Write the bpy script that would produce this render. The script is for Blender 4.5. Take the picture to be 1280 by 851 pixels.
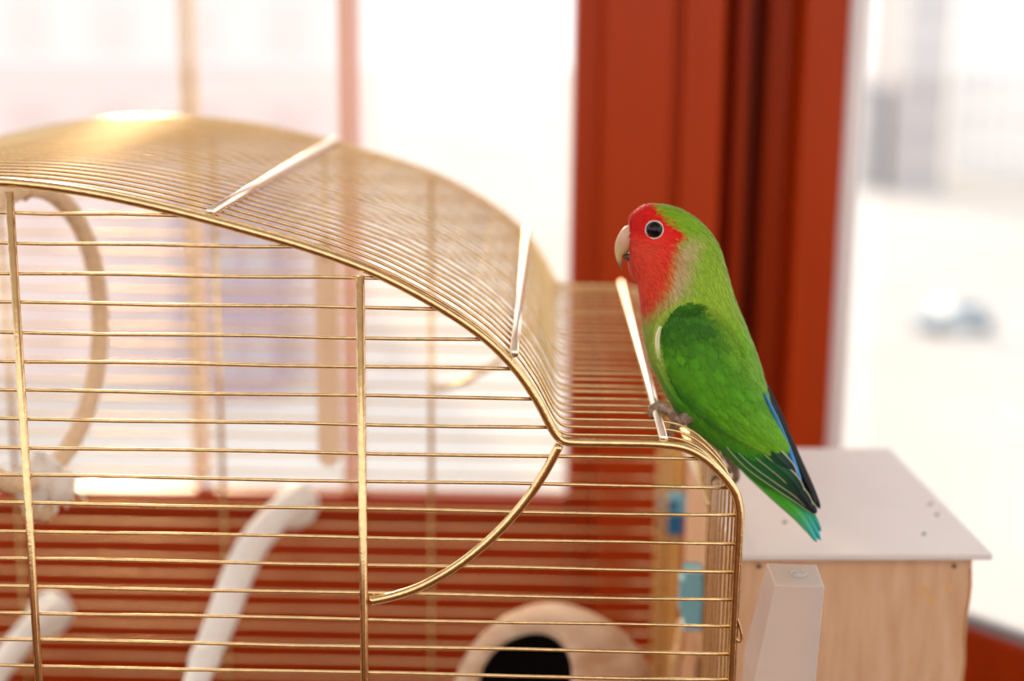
import bpy, bmesh, math, random
import numpy as np
from mathutils import Vector, Matrix
from mathutils.bvhtree import BVHTree

random.seed(7); rng = np.random.default_rng(7)
for o in list(bpy.data.objects): bpy.data.objects.remove(o)
scene = bpy.context.scene
COL = scene.collection

# ------------------------------------------------------------------ camera, sky, sun, exposure
CAM = np.array([0.2199, -0.6104, 0.08205]); YAW, PITCH, ROLL, FPX = -0.0229, -0.21345, 0.01032, 1883.0
def _basis(y, p, r):
    f = np.array([math.sin(y)*math.cos(p), math.cos(y)*math.cos(p), math.sin(p)])
    rt = np.array([math.cos(y), -math.sin(y), 0.0]); up = np.cross(rt, f)
    c, s = math.cos(r), math.sin(r)
    return rt*c + up*s, up*c - rt*s, f
RT, UP, FW = _basis(YAW, PITCH, ROLL)
cam_data = bpy.data.cameras.new('camera'); cam = bpy.data.objects.new('camera', cam_data); COL.objects.link(cam)
M = Matrix.Identity(4)
for i in range(3):
    M[i][0], M[i][1], M[i][2], M[i][3] = RT[i], UP[i], -FW[i], CAM[i]
cam.matrix_world = M
cam_data.sensor_width = 36.0; cam_data.lens = FPX/1280*36.0; cam_data.clip_start = 0.01; cam_data.clip_end = 2000
cam_data.dof.use_dof = True; cam_data.dof.focus_distance = 0.640; cam_data.dof.aperture_fstop = 4.0
scene.camera = cam

world = bpy.data.worlds.new('sky'); scene.world = world; world.use_nodes = True
bg = world.node_tree.nodes['Background']; bg.inputs[0].default_value = (1.0, 0.985, 0.97, 1); bg.inputs[1].default_value = 1.45
sun_data = bpy.data.lights.new('sun', 'SUN'); sun = bpy.data.objects.new('sun', sun_data); COL.objects.link(sun)
sun_data.energy = 2.6; sun_data.color = (1.0, 0.76, 0.46); sun_data.angle = math.radians(3)
sun.rotation_euler = Vector((0.30, -1.0, -0.30)).to_track_quat('-Z', 'Y').to_euler()
vs = scene.view_settings; vs.view_transform = 'Standard'; vs.look = 'None'; vs.exposure = 0.18; vs.gamma = 1.0; vs.use_curve_mapping = False
scene.cycles.max_bounces = 8; scene.cycles.transparent_max_bounces = 24

# ------------------------------------------------------------------ helpers
def P(u, v, Y=None, Z=None):
    """point of the place seen in the photograph at (u, v), on the plane Y or Z"""
    d = (u-640)/FPX*RT - (v-425.5)/FPX*UP + FW
    t = (Y-CAM[1])/d[1] if Y is not None else (Z-CAM[2])/d[2]
    return CAM + t*d
def J(p):
    d = np.asarray(p) - CAM; z = d@FW
    return np.array([640+FPX*(d@RT)/z, 425.5-FPX*(d@UP)/z]).T
def srgb(r, g, b):
    f = lambda c: (c/255/12.92) if c/255 <= 0.04045 else ((c/255+0.055)/1.055)**2.4
    return (f(r), f(g), f(b))

def mat(name, color, rough=0.5, metal=0.0, noise=0.0, nscale=30, bump=0.0, bscale=200, stretch=(1,1,1), attr=None, color2=None, trans=0.0, ior=1.45, spec=None, sheen=0, emis=0):
    m = bpy.data.materials.new(name); m.use_nodes = True
    nt = m.node_tree; b = nt.nodes['Principled BSDF']
    b.inputs['Roughness'].default_value = rough; b.inputs['Metallic'].default_value = metal
    b.inputs['Transmission Weight'].default_value = trans; b.inputs['IOR'].default_value = ior
    if spec is not None: b.inputs['Specular IOR Level'].default_value = spec
    if sheen: b.inputs['Sheen Weight'].default_value = sheen
    if len(color) == 3: color = (*color, 1)
    b.inputs['Base Color'].default_value = color
    tc = nt.nodes.new('ShaderNodeTexCoord'); mp = nt.nodes.new('ShaderNodeMapping'); mp.inputs['Scale'].default_value = stretch
    nt.links.new(tc.outputs['Object'], mp.inputs['Vector'])
    src = None
    if attr:
        a = nt.nodes.new('ShaderNodeAttribute'); a.attribute_name = attr; src = a.outputs['Color']
    if noise or color2:
        n = nt.nodes.new('ShaderNodeTexNoise'); n.inputs['Scale'].default_value = nscale; n.inputs['Detail'].default_value = 5
        nt.links.new(mp.outputs[0], n.inputs['Vector'])
        if color2:
            r = nt.nodes.new('ShaderNodeValToRGB'); r.color_ramp.elements[0].position = .35; r.color_ramp.elements[1].position = .68
            r.color_ramp.elements[0].color = color; r.color_ramp.elements[1].color = (*color2[:3], 1)
            nt.links.new(n.outputs['Fac'], r.inputs['Fac']); src = r.outputs['Color']
        else:
            h = nt.nodes.new('ShaderNodeHueSaturation'); mr = nt.nodes.new('ShaderNodeMapRange')
            mr.inputs['From Min'].default_value = .25; mr.inputs['From Max'].default_value = .75
            mr.inputs['To Min'].default_value = 1-noise; mr.inputs['To Max'].default_value = 1+noise
            nt.links.new(n.outputs['Fac'], mr.inputs['Value']); nt.links.new(mr.outputs[0], h.inputs['Value'])
            if src: nt.links.new(src, h.inputs['Color'])
            else: h.inputs['Color'].default_value = color
            src = h.outputs['Color']
    if src: nt.links.new(src, b.inputs['Base Color'])
    if bump:
        n2 = nt.nodes.new('ShaderNodeTexNoise'); n2.inputs['Scale'].default_value = bscale; n2.inputs['Detail'].default_value = 4
        nt.links.new(mp.outputs[0], n2.inputs['Vector'])
        bp = nt.nodes.new('ShaderNodeBump'); bp.inputs['Strength'].default_value = bump; bp.inputs['Distance'].default_value = 0.001
        nt.links.new(n2.outputs['Fac'], bp.inputs['Height']); nt.links.new(bp.outputs[0], b.inputs['Normal'])
    return m
def glass_mat(name):
    m = bpy.data.materials.new(name); m.use_nodes = True; nt = m.node_tree
    for n in list(nt.nodes): nt.nodes.remove(n)
    o = nt.nodes.new('ShaderNodeOutputMaterial'); mx = nt.nodes.new('ShaderNodeMixShader')
    t = nt.nodes.new('ShaderNodeBsdfTransparent'); g = nt.nodes.new('ShaderNodeBsdfGlossy'); g.inputs['Roughness'].default_value = 0.02
    mx.inputs[0].default_value = 0.06
    nt.links.new(t.outputs[0], mx.inputs[1]); nt.links.new(g.outputs[0], mx.inputs[2]); nt.links.new(mx.outputs[0], o.inputs[0])
    return m

def mesh_from(name, verts, faces, smooth=True):
    me = bpy.data.meshes.new(name)
    me.from_pydata([tuple(map(float, v)) for v in verts], [], faces); me.update()
    if smooth: me.polygons.foreach_set('use_smooth', [True]*len(me.polygons))
    return me
def link(name, me, m=None, parent=None):
    o = bpy.data.objects.new(name, me); COL.objects.link(o)
    if m is not None and not me.materials: me.materials.append(m)
    if parent: o.parent = parent
    return o
def dup(o, parent=None, loc=None):
    c = o.copy(); COL.objects.link(c); c.parent = parent if parent else o.parent
    if loc is not None: c.location = loc
    return c
def empty(name, loc=(0,0,0)):
    e = bpy.data.objects.new(name, None); COL.objects.link(e); e.location = loc; e.empty_display_size = .02
    return e
def tag(o, label=None, cat=None, group=None, kind=None):
    if label: o['label'] = label
    if cat: o['category'] = cat
    if group: o['group'] = group
    if kind: o['kind'] = kind
    return o
def reloc(root):
    """children were built in world coordinates: keep them there under a root that stands elsewhere"""
    for c in root.children: c.location = c.location - root.location

def catmull(pts, n=8, closed=False):
    p = np.asarray(pts, float); m = len(p); out = []
    rngi = range(m if closed else m-1)
    for i in rngi:
        if closed: a, b, c, d = p[(i-1) % m], p[i], p[(i+1) % m], p[(i+2) % m]
        else: a, b, c, d = p[max(i-1, 0)], p[i], p[i+1], p[min(i+2, m-1)]
        for k in range(n):
            t = k/n
            out.append(.5*((2*b)+(-a+c)*t+(2*a-5*b+4*c-d)*t*t+(-a+3*b-3*c+d)*t**3))
    if not closed: out.append(p[-1])
    return np.array(out)
def interp(pts, t):
    """sample array of points (n, k) at t in [0, 1] by index, smooth"""
    p = np.asarray(pts, float); n = len(p)
    d = catmull(p, 16); x = np.clip(np.asarray(t)*(len(d)-1), 0, len(d)-1); i = np.minimum(x.astype(int), len(d)-2); f = (x-i)[..., None]
    return d[i]*(1-f)+d[i+1]*f
def tube_mesh(name, path, r, sides=10, closed=False, cap=True):
    p = np.asarray(path, float); n = len(p)
    rr = np.full(n, r) if np.isscalar(r) else np.asarray(r, float)
    tang = np.zeros_like(p)
    for i in range(n):
        a = p[(i-1) % n] if (closed or i > 0) else p[i]; b = p[(i+1) % n] if (closed or i < n-1) else p[i]
        tang[i] = (b-a)/max(np.linalg.norm(b-a), 1e-12)
    nrm = np.cross(tang[0], [0, 0, 1.0])
    if np.linalg.norm(nrm) < 1e-3: nrm = np.cross(tang[0], [0, 1.0, 0])
    nrm /= np.linalg.norm(nrm)
    V = []; F = []
    for i in range(n):
        nrm = nrm - tang[i]*(nrm@tang[i]); nrm /= np.linalg.norm(nrm)
        bi = np.cross(tang[i], nrm)
        for k in range(sides):
            a = 2*math.pi*k/sides
            V.append(p[i]+rr[i]*(math.cos(a)*nrm+math.sin(a)*bi))
    for i in range(n if closed else n-1):
        j = (i+1) % n
        for k in range(sides):
            k2 = (k+1) % sides
            F.append((i*sides+k, i*sides+k2, j*sides+k2, j*sides+k))
    if cap and not closed:
        F.append(tuple(range(sides))[::-1]); F.append(tuple((n-1)*sides+k for k in range(sides)))
    return mesh_from(name, V, F)
def box_mesh(name, x0, x1, y0, y1, z0, z1, bevel=0.0):
    bm = bmesh.new(); bmesh.ops.create_cube(bm, size=1)
    for v in bm.verts:
        v.co = Vector((x0+(v.co.x+.5)*(x1-x0), y0+(v.co.y+.5)*(y1-y0), z0+(v.co.z+.5)*(z1-z0)))
    if bevel: bmesh.ops.bevel(bm, geom=bm.edges[:], offset=bevel, segments=2, affect='EDGES', profile=.5)
    me = bpy.data.meshes.new(name); bm.to_mesh(me); bm.free()
    return me
def prism_mesh(name, poly, z0, z1):
    """vertical extrusion of an (x, y) polygon"""
    n = len(poly)
    V = [(x, y, z0) for x, y in poly]+[(x, y, z1) for x, y in poly]
    F = [(i, (i+1) % n, n+(i+1) % n, n+i) for i in range(n)]+[tuple(range(n))[::-1], tuple(range(n, 2*n))]
    me = mesh_from(name, V, F, False)
    bm = bmesh.new(); bm.from_mesh(me); bmesh.ops.recalc_face_normals(bm, faces=bm.faces[:]); bm.to_mesh(me); bm.free()
    return me
def loft_mesh(name, rings, cap=True, closed_ring=True):
    n = len(rings); k = len(rings[0]); V = [p for r in rings for p in r]; F = []
    for i in range(n-1):
        for j in range(k):
            j2 = (j+1) % k
            F.append((i*k+j, i*k+j2, (i+1)*k+j2, (i+1)*k+j))
    if cap: F.append(tuple(range(k))[::-1]); F.append(tuple((n-1)*k+j for j in range(k)))
    me = mesh_from(name, V, F)
    bm = bmesh.new(); bm.from_mesh(me); bmesh.ops.recalc_face_normals(bm, faces=bm.faces[:]); bm.to_mesh(me); bm.free()
    return me
def set_col(me, cols):
    ca = me.color_attributes.new('Col', 'FLOAT_COLOR', 'POINT')
    c = np.ones((len(me.vertices), 4)); c[:, :3] = cols
    ca.data.foreach_set('color', c.ravel())

# ------------------------------------------------------------------ materials
M_gold = mat('brass_wire', srgb(226, 194, 142), .20, 1.0, noise=.16, nscale=260, bump=.10, bscale=700)
M_rod = mat('glare_brass_rod', srgb(250, 236, 218), .34, 1.0, noise=.06, nscale=260)  # glare on the rods put into a paler brass colour
M_red = mat('mahogany_frame', srgb(168, 54, 8), .36, noise=.06, nscale=9, stretch=(6, 6, .6), spec=.22)
M_hazed_frame = mat('hazed_salmon_frame', srgb(244, 192, 170), .5, noise=.03)  # flare haze over the red-brown mullion put into its colour
M_white = mat('white_plastic', srgb(238, 234, 228), .4, noise=.03, nscale=60)
M_grey = mat('grey_gasket', srgb(150, 152, 158), .55)
M_ply = mat('plywood_face', srgb(206, 160, 122), .6, nscale=22, stretch=(7, 7, 1.1), color2=srgb(220, 180, 144), bump=.15, bscale=60)
M_plytop = mat('pale_board', srgb(222, 212, 208), .5, noise=.03, nscale=25)
M_pine = mat('pine_wood', srgb(206, 146, 74), .55, nscale=12, stretch=(14, 14, 1), color2=srgb(222, 168, 96))
M_rope = mat('jute_rope', srgb(228, 196, 158), .85, noise=.18, nscale=300, bump=.5, bscale=900)
M_wool = mat('white_cotton', srgb(232, 222, 210), .9, noise=.06, nscale=200, bump=.5, bscale=500)
M_perch = mat('white_perch', srgb(232, 226, 218), .55, noise=.05, nscale=70, bump=.2, bscale=120)
M_hut = mat('coir_shell', srgb(184, 142, 108), .85, nscale=34, stretch=(1, 1, 3), color2=srgb(222, 194, 168), bump=.6, bscale=220)
M_dark = mat('hollow_shade', srgb(34, 22, 16), .9)  # shade inside the hut put into a near-black lining
M_blue = mat('blue_plastic', srgb(128, 192, 212), .35)
M_dblue = mat('deep_blue_plastic', srgb(24, 104, 150), .35)
M_steel = mat('spring_steel', srgb(190, 190, 190), .3, 1.0)
M_glass = glass_mat('window_glass')
M_wall = mat('wall_paint', srgb(140, 98, 70), .7, noise=.02)
M_ceil = mat('ceiling_paint', srgb(240, 238, 232), .85, noise=.01)
M_floor = mat('floor_boards', srgb(104, 70, 46), .5, nscale=8, stretch=(1, 10, 1), color2=srgb(126, 88, 58))
M_table = mat('table_wood', srgb(120, 80, 52), .5, nscale=9, stretch=(1, 9, 1), color2=srgb(140, 98, 66))
M_tray = mat('tray_plastic', srgb(214, 206, 190), .4)

# ------------------------------------------------------------------ the setting
YW = 0.55                                   # inner face of the window wall
SILL = float(P(300, 617, Y=YW)[2])
def struct(name, me, m, parent=None):
    o = link(name, me, m, parent)
    if not parent: o['kind'] = 'structure'
    return o
FLOOR_Z = -1.22
struct('floor', box_mesh('floor', -2.2, 2.3, -1.9, .75, FLOOR_Z-.05, FLOOR_Z), M_floor)
struct('ceiling', box_mesh('ceiling', -2.2, 2.3, -1.2, .75, 1.25, 1.30), M_ceil)  # out of view, added to cut down light from above
# unseen parapets behind and left of the camera, added to darken low reflections
struct('shade_wall_back', box_mesh('shade_wall_back', -2.2, 2.3, -1.95, -1.9, FLOOR_Z, -.05), M_wall)
struct('shade_wall_left', box_mesh('shade_wall_left', -2.25, -2.2, -1.9, .55, FLOOR_Z, -.05), M_wall)
# panel under the front window, and its ledge
struct('wall_front', box_mesh('wall_front', -2.2, .2388, YW+.010, YW+.018, FLOOR_Z, SILL-.002), M_red)
led = struct('trim_1', box_mesh('trim_1', -2.2, .2375, YW-.002, YW+.020, SILL-.016, SILL+.001, .002), M_red)
XL = lambda u, v=300, Y=YW: float(P(u, v, Y=Y)[0])
# front window: frame rails, mullions, panes
w1 = empty('window_1', (0, YW, SILL)); w1['kind'] = 'structure'
def wpart(name, me, m, root): return link(name, me, m, root)
xm = XL(430, 100)
wpart('head_rail', box_mesh('head_rail', -2.2, .2388, YW, YW+.07, .95, 1.25), M_red, w1)
wpart('mullion', box_mesh('mullion', xm-.0055, xm+.0055, YW+.005, YW+.05, SILL, .95, .002), M_hazed_frame, w1)
x2 = XL(245, 60, .62)
wpart('mullion', box_mesh('mullion', x2-.0055, x2+.0055, YW+.03, YW+.055, SILL, .95, .002), mat('flare_tinted_frame', srgb(250, 226, 196), .5), w1)  # warm flare glow put into this mullion's colour
wpart('pane', box_mesh('pane', -2.2, xm-.007, YW+.022, YW+.026, SILL+.001, .95), M_glass, w1)
wpart('pane', box_mesh('pane', xm+.007, .2385, YW+.022, YW+.026, SILL+.001, .95), M_glass, w1)
reloc(w1)
# corner post: stepped mahogany profile
post = [(.239, .72), (.239, .563), (.2405, .5605), (.2575, .5605), (.2620, .5475), (.2650, .546), (.3120, .546), (.3150, .5525), (.3185, .5525), (.3215, .546), (.3480, .546), (.3505, .549),
        (.3525, .61), (.3640, .614), (.3670, .592), (.3750, .590), (.3775, .650), (.3900, .650), (.3920, .605), (.4080, .598), (.4115, .562), (.4140, .558), (.4440, .558), (.4460, .561), (.4460, .72)]
struct('trim_2', prism_mesh('trim_2', post, FLOOR_Z, 1.25), M_red)
# white outer reveal beside the post
struct('trim_3', prism_mesh('trim_3', [(.4462, .566), (.4585, .556), (.4605, .560), (.4605, .60), (.4462, .60)], FLOOR_Z, 1.25), mat('white_reveal', srgb(250, 250, 252), .5))
# side window wall on the right: runs back towards the camera
A = np.array([.4612, .566]); ZR = float(P(1066, 719, Y=.56)[2]); R1 = P(1255, 788, Z=ZR)[:2]; dv = (R1-A); dv /= np.linalg.norm(dv); nv = np.array([-dv[1], dv[0]])
if nv[1] < 0: nv = -nv                       # outward
LEN = 2.2
def wall_prism(name, a, b, o0, o1, z0, z1):
    q = [A+dv*a+nv*o0, A+dv*b+nv*o0, A+dv*b+nv*o1, A+dv*a+nv*o1]
    return prism_mesh(name, [tuple(x) for x in q], z0, z1)
struct('wall_right', wall_prism('wall_right', 0, LEN, .006, .05, FLOOR_Z, ZR-.062), M_red)
w2 = empty('window_2', (float(A[0]), float(A[1]), ZR)); w2['kind'] = 'structure'
wpart('bottom_rail', wall_prism('bottom_rail', 0, LEN, -.004, .014, ZR-.060, ZR-.008), M_red, w2)
wpart('gasket', wall_prism('gasket', 0, LEN, .004, .012, ZR-.008, ZR), M_grey, w2)
wpart('head_rail', wall_prism('head_rail', 0, LEN, 0, .07, .95, 1.25), M_red, w2)
wpart('pane', wall_prism('pane', .001, LEN, .008, .012, ZR, .95), M_glass, w2)
wpart('far_stile', wall_prism('far_stile', LEN-.06, LEN, -.001, .07, ZR, .95), M_red, w2)
reloc(w2)

# ------------------------------------------------------------------ outdoors
GZ = -14.0
struct('ground', box_mesh('ground', -160, 200, .85, 420, GZ-.5, GZ), mat('pale_ground', srgb(206, 201, 195), .9, nscale=.06, color2=srgb(216, 213, 210)))
def building(label, u0, u1, vb, wallm, winm, h, cols, rows, depth=14, Zb=GZ, ww=.45):
    c = P((u0+u1)/2, vb, Z=Zb); Y = c[1]
    x0 = P(u0, vb, Y=Y)[0]; x1 = P(u1, vb, Y=Y)[0]; w = x1-x0
    r = empty('apartment_building', ((x0+x1)/2, Y+depth/2, Zb)); tag(r, label, 'building')
    link('wall', box_mesh('wall', x0, x1, Y, Y+depth, Zb, Zb+h), wallm, r)
    link('roof', box_mesh('roof', x0-.3, x1+.3, Y-.3, Y+depth+.3, Zb+h, Zb+h+.5), wallm, r)
    cw = w/cols; rh = h/rows; wm = None
    for i in range(cols):
        for j in range(rows):
            if wm is None:
                wm = link('window', box_mesh('window', -cw*ww/2, cw*ww/2, -.06, .1, -rh*.25, rh*.25), winm, r)
                o = wm
            else: o = dup(wm, r)
            o.location = (x0+cw*(i+.5), Y, Zb+rh*(j+.5))
    reloc(r)
    return r
Mb_grey = mat('grey_render', srgb(196, 192, 194), .9); Mb_white = mat('white_render', srgb(250, 249, 248), .9); Mb_pink = mat('pink_render', srgb(234, 219, 218), .9)
Mb_lav = mat('lavender_render', srgb(176, 158, 172), .9); Mb_win = mat('far_window', srgb(228, 228, 232), .6); Mb_wing = mat('far_window_grey', srgb(176, 176, 182), .6); Mb_winp = mat('far_window_pink', srgb(226, 208, 206), .6)
building('grey apartment block seen beyond the right window', 1122, 1176, 244, Mb_grey, Mb_wing, 26, 3, 8)
building('low dark grey annexe at the foot of the grey apartment block', 1076, 1099, 236, Mb_wing, Mb_grey, 8, 2, 2)
building('white apartment block at the far right beyond the window', 1184, 1330, 222, Mb_white, Mb_win, 30, 7, 9)
building('pale pink apartment block beyond the left window pane', -500, 418, 470, Mb_pink, Mb_winp, 27, 9, 7)  # unseen upper storeys, height raised so its shadow covers the ground
building('lavender house in front of the pale pink apartment block', 226, 346, 500, Mb_lav, Mb_grey, 7.2, 3, 2, depth=2.5)
def car():
    c = P(1190, 412, Z=GZ)
    r = empty('parked_car', tuple(c)); tag(r, 'small pale blue car parked on the pale ground outside', 'car')
    mb = mat('car_paint', srgb(190, 208, 222), .3); mg = mat('car_glass', srgb(120, 128, 140), .2); mt = mat('tyre', srgb(60, 58, 60), .8)
    L_, W_ = 3.6, 1.6
    side = [(-1.8, .35), (-1.75, .75), (-1.2, .88), (-.75, .92), (-.35, 1.38), (.85, 1.40), (1.45, .95), (1.75, .85), (1.8, .35)]
    def ext(name, prof, y0, y1, m):
        n = len(prof); V = [(x, y0, z) for x, z in prof]+[(x, y1, z) for x, z in prof]
        F = [(i, (i+1) % n, n+(i+1) % n, n+i) for i in range(n)]+[tuple(range(n)), tuple(range(2*n-1, n-1, -1))]
        return link(name, mesh_from(name, V, F, False), m, r)
    ext('body', side, -W_/2, W_/2, mb)
    ext('side_window', [(-.62, .95), (-.30, 1.30), (.75, 1.32), (1.2, .98)], -W_/2-.02, W_/2+.02, mg)
    w0 = None
    for x in (-1.15, 1.15):
        for y in (-W_/2, W_/2):
            me = tube_mesh('wheel', [(x, y-.1, .32), (x, y+.1, .32)], .32, 16); link('wheel', me, mt, r)
    r.rotation_euler = (0, 0, .2)
car()

# ------------------------------------------------------------------ table under the cage
TT = -0.52
t = empty('table', (-.1, .2, FLOOR_Z)); tag(t, 'plain wooden table standing under the brass cage', 'table')
link('tabletop', box_mesh('tabletop', -.62, .475, -.10, .462, TT-.03, TT, .003), M_table, t)
for x in (-.57, .42):
    for y in (-.05, .41): link('leg', box_mesh('leg', x-.022, x+.022, y-.022, y+.022, FLOOR_Z, TT-.03, .002), M_table, t)
reloc(t)

# ------------------------------------------------------------------ the cage
XC = -0.03; DEPTH = 0.372; WS = 0.0125; CB = -0.44
right = [(-.03, .0133), (.0, .0125), (.0315, .0090), (.0671, .0018), (.103, -.0074), (.1250, -.0138), (.1447, -.0208), (.1600, -.0278), (.1746, -.0358), (.1875, -.0440), (.1988, -.0530), (.2085, -.0635),
         (.2165, -.0752), (.2220, -.0855), (.2245, -.0898), (.2275, -.0928), (.2330, -.0937), (.2538, -.0937), (.2690, -.0939), (.2789, -.0953), (.2865, -.0990), (.2924, -.1040), (.2975, -.1096), (.3010, -.1150), (.3028, -.1215),
         (.3033, -.1290), (.3030, -.16), (.3028, -.20), (.3028, -.30), (.3028, CB)]
rp = catmull(np.array([(x, 0, z) for x, z in right]), 5)
lp = rp.copy(); lp[:, 0] = 2*XC-lp[:, 0]
prof = np.vstack([lp[::-1][:-1], rp])
# points nearer than 1 mm confuse the sweep
keep = [0]
for i in range(1, len(prof)):
    if np.linalg.norm(prof[i]-prof[keep[-1]]) > .0012: keep.append(i)
prof = prof[keep]
def prof_x(z):
    """outermost x of the right half of the cage profile at height z"""
    best = XC
    for a, b in zip(rp[:-1], rp[1:]):
        if (a[2]-z)*(b[2]-z) <= 0 and abs(a[2]-b[2]) > 1e-9:
            best = max(best, a[0]+(b[0]-a[0])*(z-a[2])/(b[2]-a[2]))
    return best
cage = empty('bird_cage', (XC, DEPTH/2, TT)); tag(cage, 'large brass wire bird cage with an arched roof and flat shoulder', 'cage')
fr = link('arch_frame', tube_mesh('arch_frame', prof, .0020, 10), M_gold, cage)
dup(fr, cage, (0, DEPTH, 0))
inner = prof.copy(); 
pw = None
for i in range(1, 30):
    y = WS*i
    if i == 10: continue
    if pw is None: pw = link('roof_wire', tube_mesh('roof_wire', inner, .00066, 7), M_gold, cage); o = pw
    else: o = dup(pw, cage)
    o.location = (random.uniform(-.0003, .0003), y+random.uniform(-.0005, .0005), 0)
    if i == 9:      # from here to the back the side opens onto the nest box
        short = np.array([q for q in inner if not (q[0] > .29 and q[2] < -.156)]); pw = None
        short = np.vstack([short, [short[-1][0], 0, -.157]])
        pw = link('roof_wire', tube_mesh('roof_wire', short, .00066, 7), M_gold, cage); pw.location = (0, WS*10, 0)
# front and back grille wires
for k in range(-1, 36):
    z = -WS*k + random.uniform(-.0003, .0003)
    if z < CB+.006 or z > .011: continue
    xr = prof_x(z); xl = 2*XC-xr
    n = 14; path = [(xl+(xr-xl)*i/n, 0, z+.00025*math.sin(i*1.7+k*2.1)) for i in range(n+1)]
    w = link('grille_wire', tube_mesh('grille_wire', path, .00080, 8), M_gold, cage)
    dup(w, cage, (0, DEPTH, 0))
# upright bars in front of the wires
xb = [float(P(453.5, 600, Y=0)[0]), float(P(31, 530, Y=0)[0]), -.143, -.203-.083]
for x in xb:
    zt = np.interp(x if x > XC else 2*XC-x, rp[:, 0], rp[:, 2])-.0035
    b = link('upright_bar', tube_mesh('upright_bar', [(x, -.0016, CB), (x, -.0016, -.2), (x, -.0016, zt)], .0018, 10), M_gold, cage)
    dup(b, cage, (0, DEPTH+.0032, 0))
# curved brace from the shoulder to the upright
arc = catmull([P(u, v, Y=-.0016) for u, v in [(699, 556.5), (681, 590), (655, 628), (620, 667), (577, 703), (532, 730), (495, 744), (463, 751)]], 6)
b = link('curved_brace', tube_mesh('curved_brace', arc, .0020, 10), M_gold, cage); dup(b, cage, (0, DEPTH+.0032, 0))
arcl = arc.copy(); arcl[:, 0] = 2*XC-arcl[:, 0]
b = link('curved_brace', tube_mesh('curved_brace', arcl, .0020, 10), M_gold, cage); dup(b, cage, (0, DEPTH+.0032, 0))
# cross rods over the roof wires, front to back
def rod(x, z, nx, nz, y0=-.0008, y1=DEPTH+.002):
    x += nx*.0026; z += nz*.0026
    return link('cross_rod', tube_mesh('cross_rod', [(x, y0, z), (x, .1, z), (x, .25, z), (x, y1, z)], .0019, 10), M_rod, cage)
for u, v, nx, nz in ((261, 272, .25, .97), (637, 446, .72, .69), (829, 555, .02, 1.0)):
    p = P(u, v, Y=0); rod(p[0], p[2], nx, nz); rod(2*XC-p[0], p[2], -nx, nz)
link('opening_rail', tube_mesh('opening_rail', [(.3030, .111, -.157), (.3030, .25, -.157), (.3030, DEPTH, -.157)], .0016, 10), M_gold, cage)
for z in (-.43,):
    rod(.3030, z, 1, 0); rod(2*XC-.3030, z, -1, 0)
# little hook on the right edge
hk = catmull([P(u, v, Y=-.001) for u, v in [(921, 772), (925, 784), (927, 796), (924, 802), (920, 798)]], 5)
link('hook', tube_mesh('hook', hk, [.0006]*len(hk), 8), M_gold, cage)
# tray the wires stand in
tx0, tx1 = 2*XC-.3095, .3075
link('tray_floor', box_mesh('tray_floor', tx0, tx1, -.006, DEPTH+.006, TT, TT+.008), M_tray, cage)
for (a, b_, c, d) in ((tx0, tx1, -.006, -.0025), (tx0, tx1, DEPTH+.0025, DEPTH+.006), (tx0, 2*XC-.305, -.0025, DEPTH+.0025), (.305, tx1, -.0025, DEPTH+.0025)):
    link('tray_side', box_mesh('tray_side', a, b_, c, d, TT+.008, CB+.004), M_tray, cage)
link('base_grid', box_mesh('base_grid', tx0+.004, tx1-.004, -.002, DEPTH+.002, TT+.010, TT+.014), M_tray, cage)
reloc(cage)
CF = TT+.014

# ------------------------------------------------------------------ things in the cage
def rope_swing():
    Yc = .15
    c = P(40, 420, Y=Yc); top = P(40, 236, Y=Yc); R = float(top[2]-c[2])
    r = empty('rope_ring_swing', (float(c[0]), Yc, float(c[2]-R))); tag(r, 'twisted jute rope ring swing hanging inside the cage', 'swing')
    yaw = math.radians(80)
    ax = np.array([math.cos(yaw), math.sin(yaw), 0]); up = np.array([0, 0, 1.0])
    N = 220
    for s in range(3):
        pts = []
        for i in range(N):
            a = 2*math.pi*i/N; rad = np.cos(a)*ax+np.sin(a)*up; ph = 34*a+s*2*math.pi/3
            side = np.cross(ax, up)
            pts.append(c+R*rad+.0024*(math.cos(ph)*rad+math.sin(ph)*side))
        link('rope_strand', tube_mesh('rope_strand', pts, .0030, 8, closed=True), M_rope, r)
    k = c-np.array([0, 0, R])
    # cotton knot at the foot of the ring: lumps of wound yarn with loose ends
    def lump(ctr, rad, sd_):
        rings = []
        for p_ in np.linspace(.04, math.pi-.04, 16):
            rings.append([ctr+np.array([math.sin(p_)*math.cos(a), math.sin(p_)*math.sin(a), math.cos(p_)*1.12])*rad*(1+.10*math.sin(3*a+sd_+2*p_)+.07*math.sin(7*p_+5*a+sd_)) for a in np.linspace(0, 2*math.pi, 24, endpoint=False)])
        return loft_mesh('knot', rings)
    link('knot', lump(k+np.array([0, 0, -.002]), .0125, 0.), M_wool, r)
    link('knot', lump(k+np.array([.011, -.004, -.003]), .0085, 2.), M_wool, r)
    link('knot', lump(k+np.array([-.002, .002, -.013]), .0098, 4.), M_rope, r)
    for i in range(26):
        a = random.uniform(0, 6.28); d = np.array([math.cos(a), math.sin(a), random.uniform(-.9, .3)]); L_ = random.uniform(.010, .019)
        st0 = k+np.array([.003, 0, -.005])
        pts = catmull([st0+d*.006, st0+d*L_*.7+np.array([0, 0, .001]), st0+d*L_+np.array([random.uniform(-.002, .002), 0, -.003])], 5)
        link('yarn_end', tube_mesh('yarn_end', pts, np.linspace(.0011, .0006, len(pts)), 6), M_wool, r)
    zt = np.interp(c[0] if c[0] > XC else 2*XC-c[0], rp[:, 0], rp[:, 2])
    tp = c+np.array([0, 0, R])
    link('hanging_hook', tube_mesh('hanging_hook', catmull([tp-np.array([0, 0, .006]), tp+np.array([.004, 0, .0]), (c[0], Yc, max(zt-.0005, tp[2]+.006))], 6), .001, 8), M_gold, r)
    reloc(r)
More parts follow.
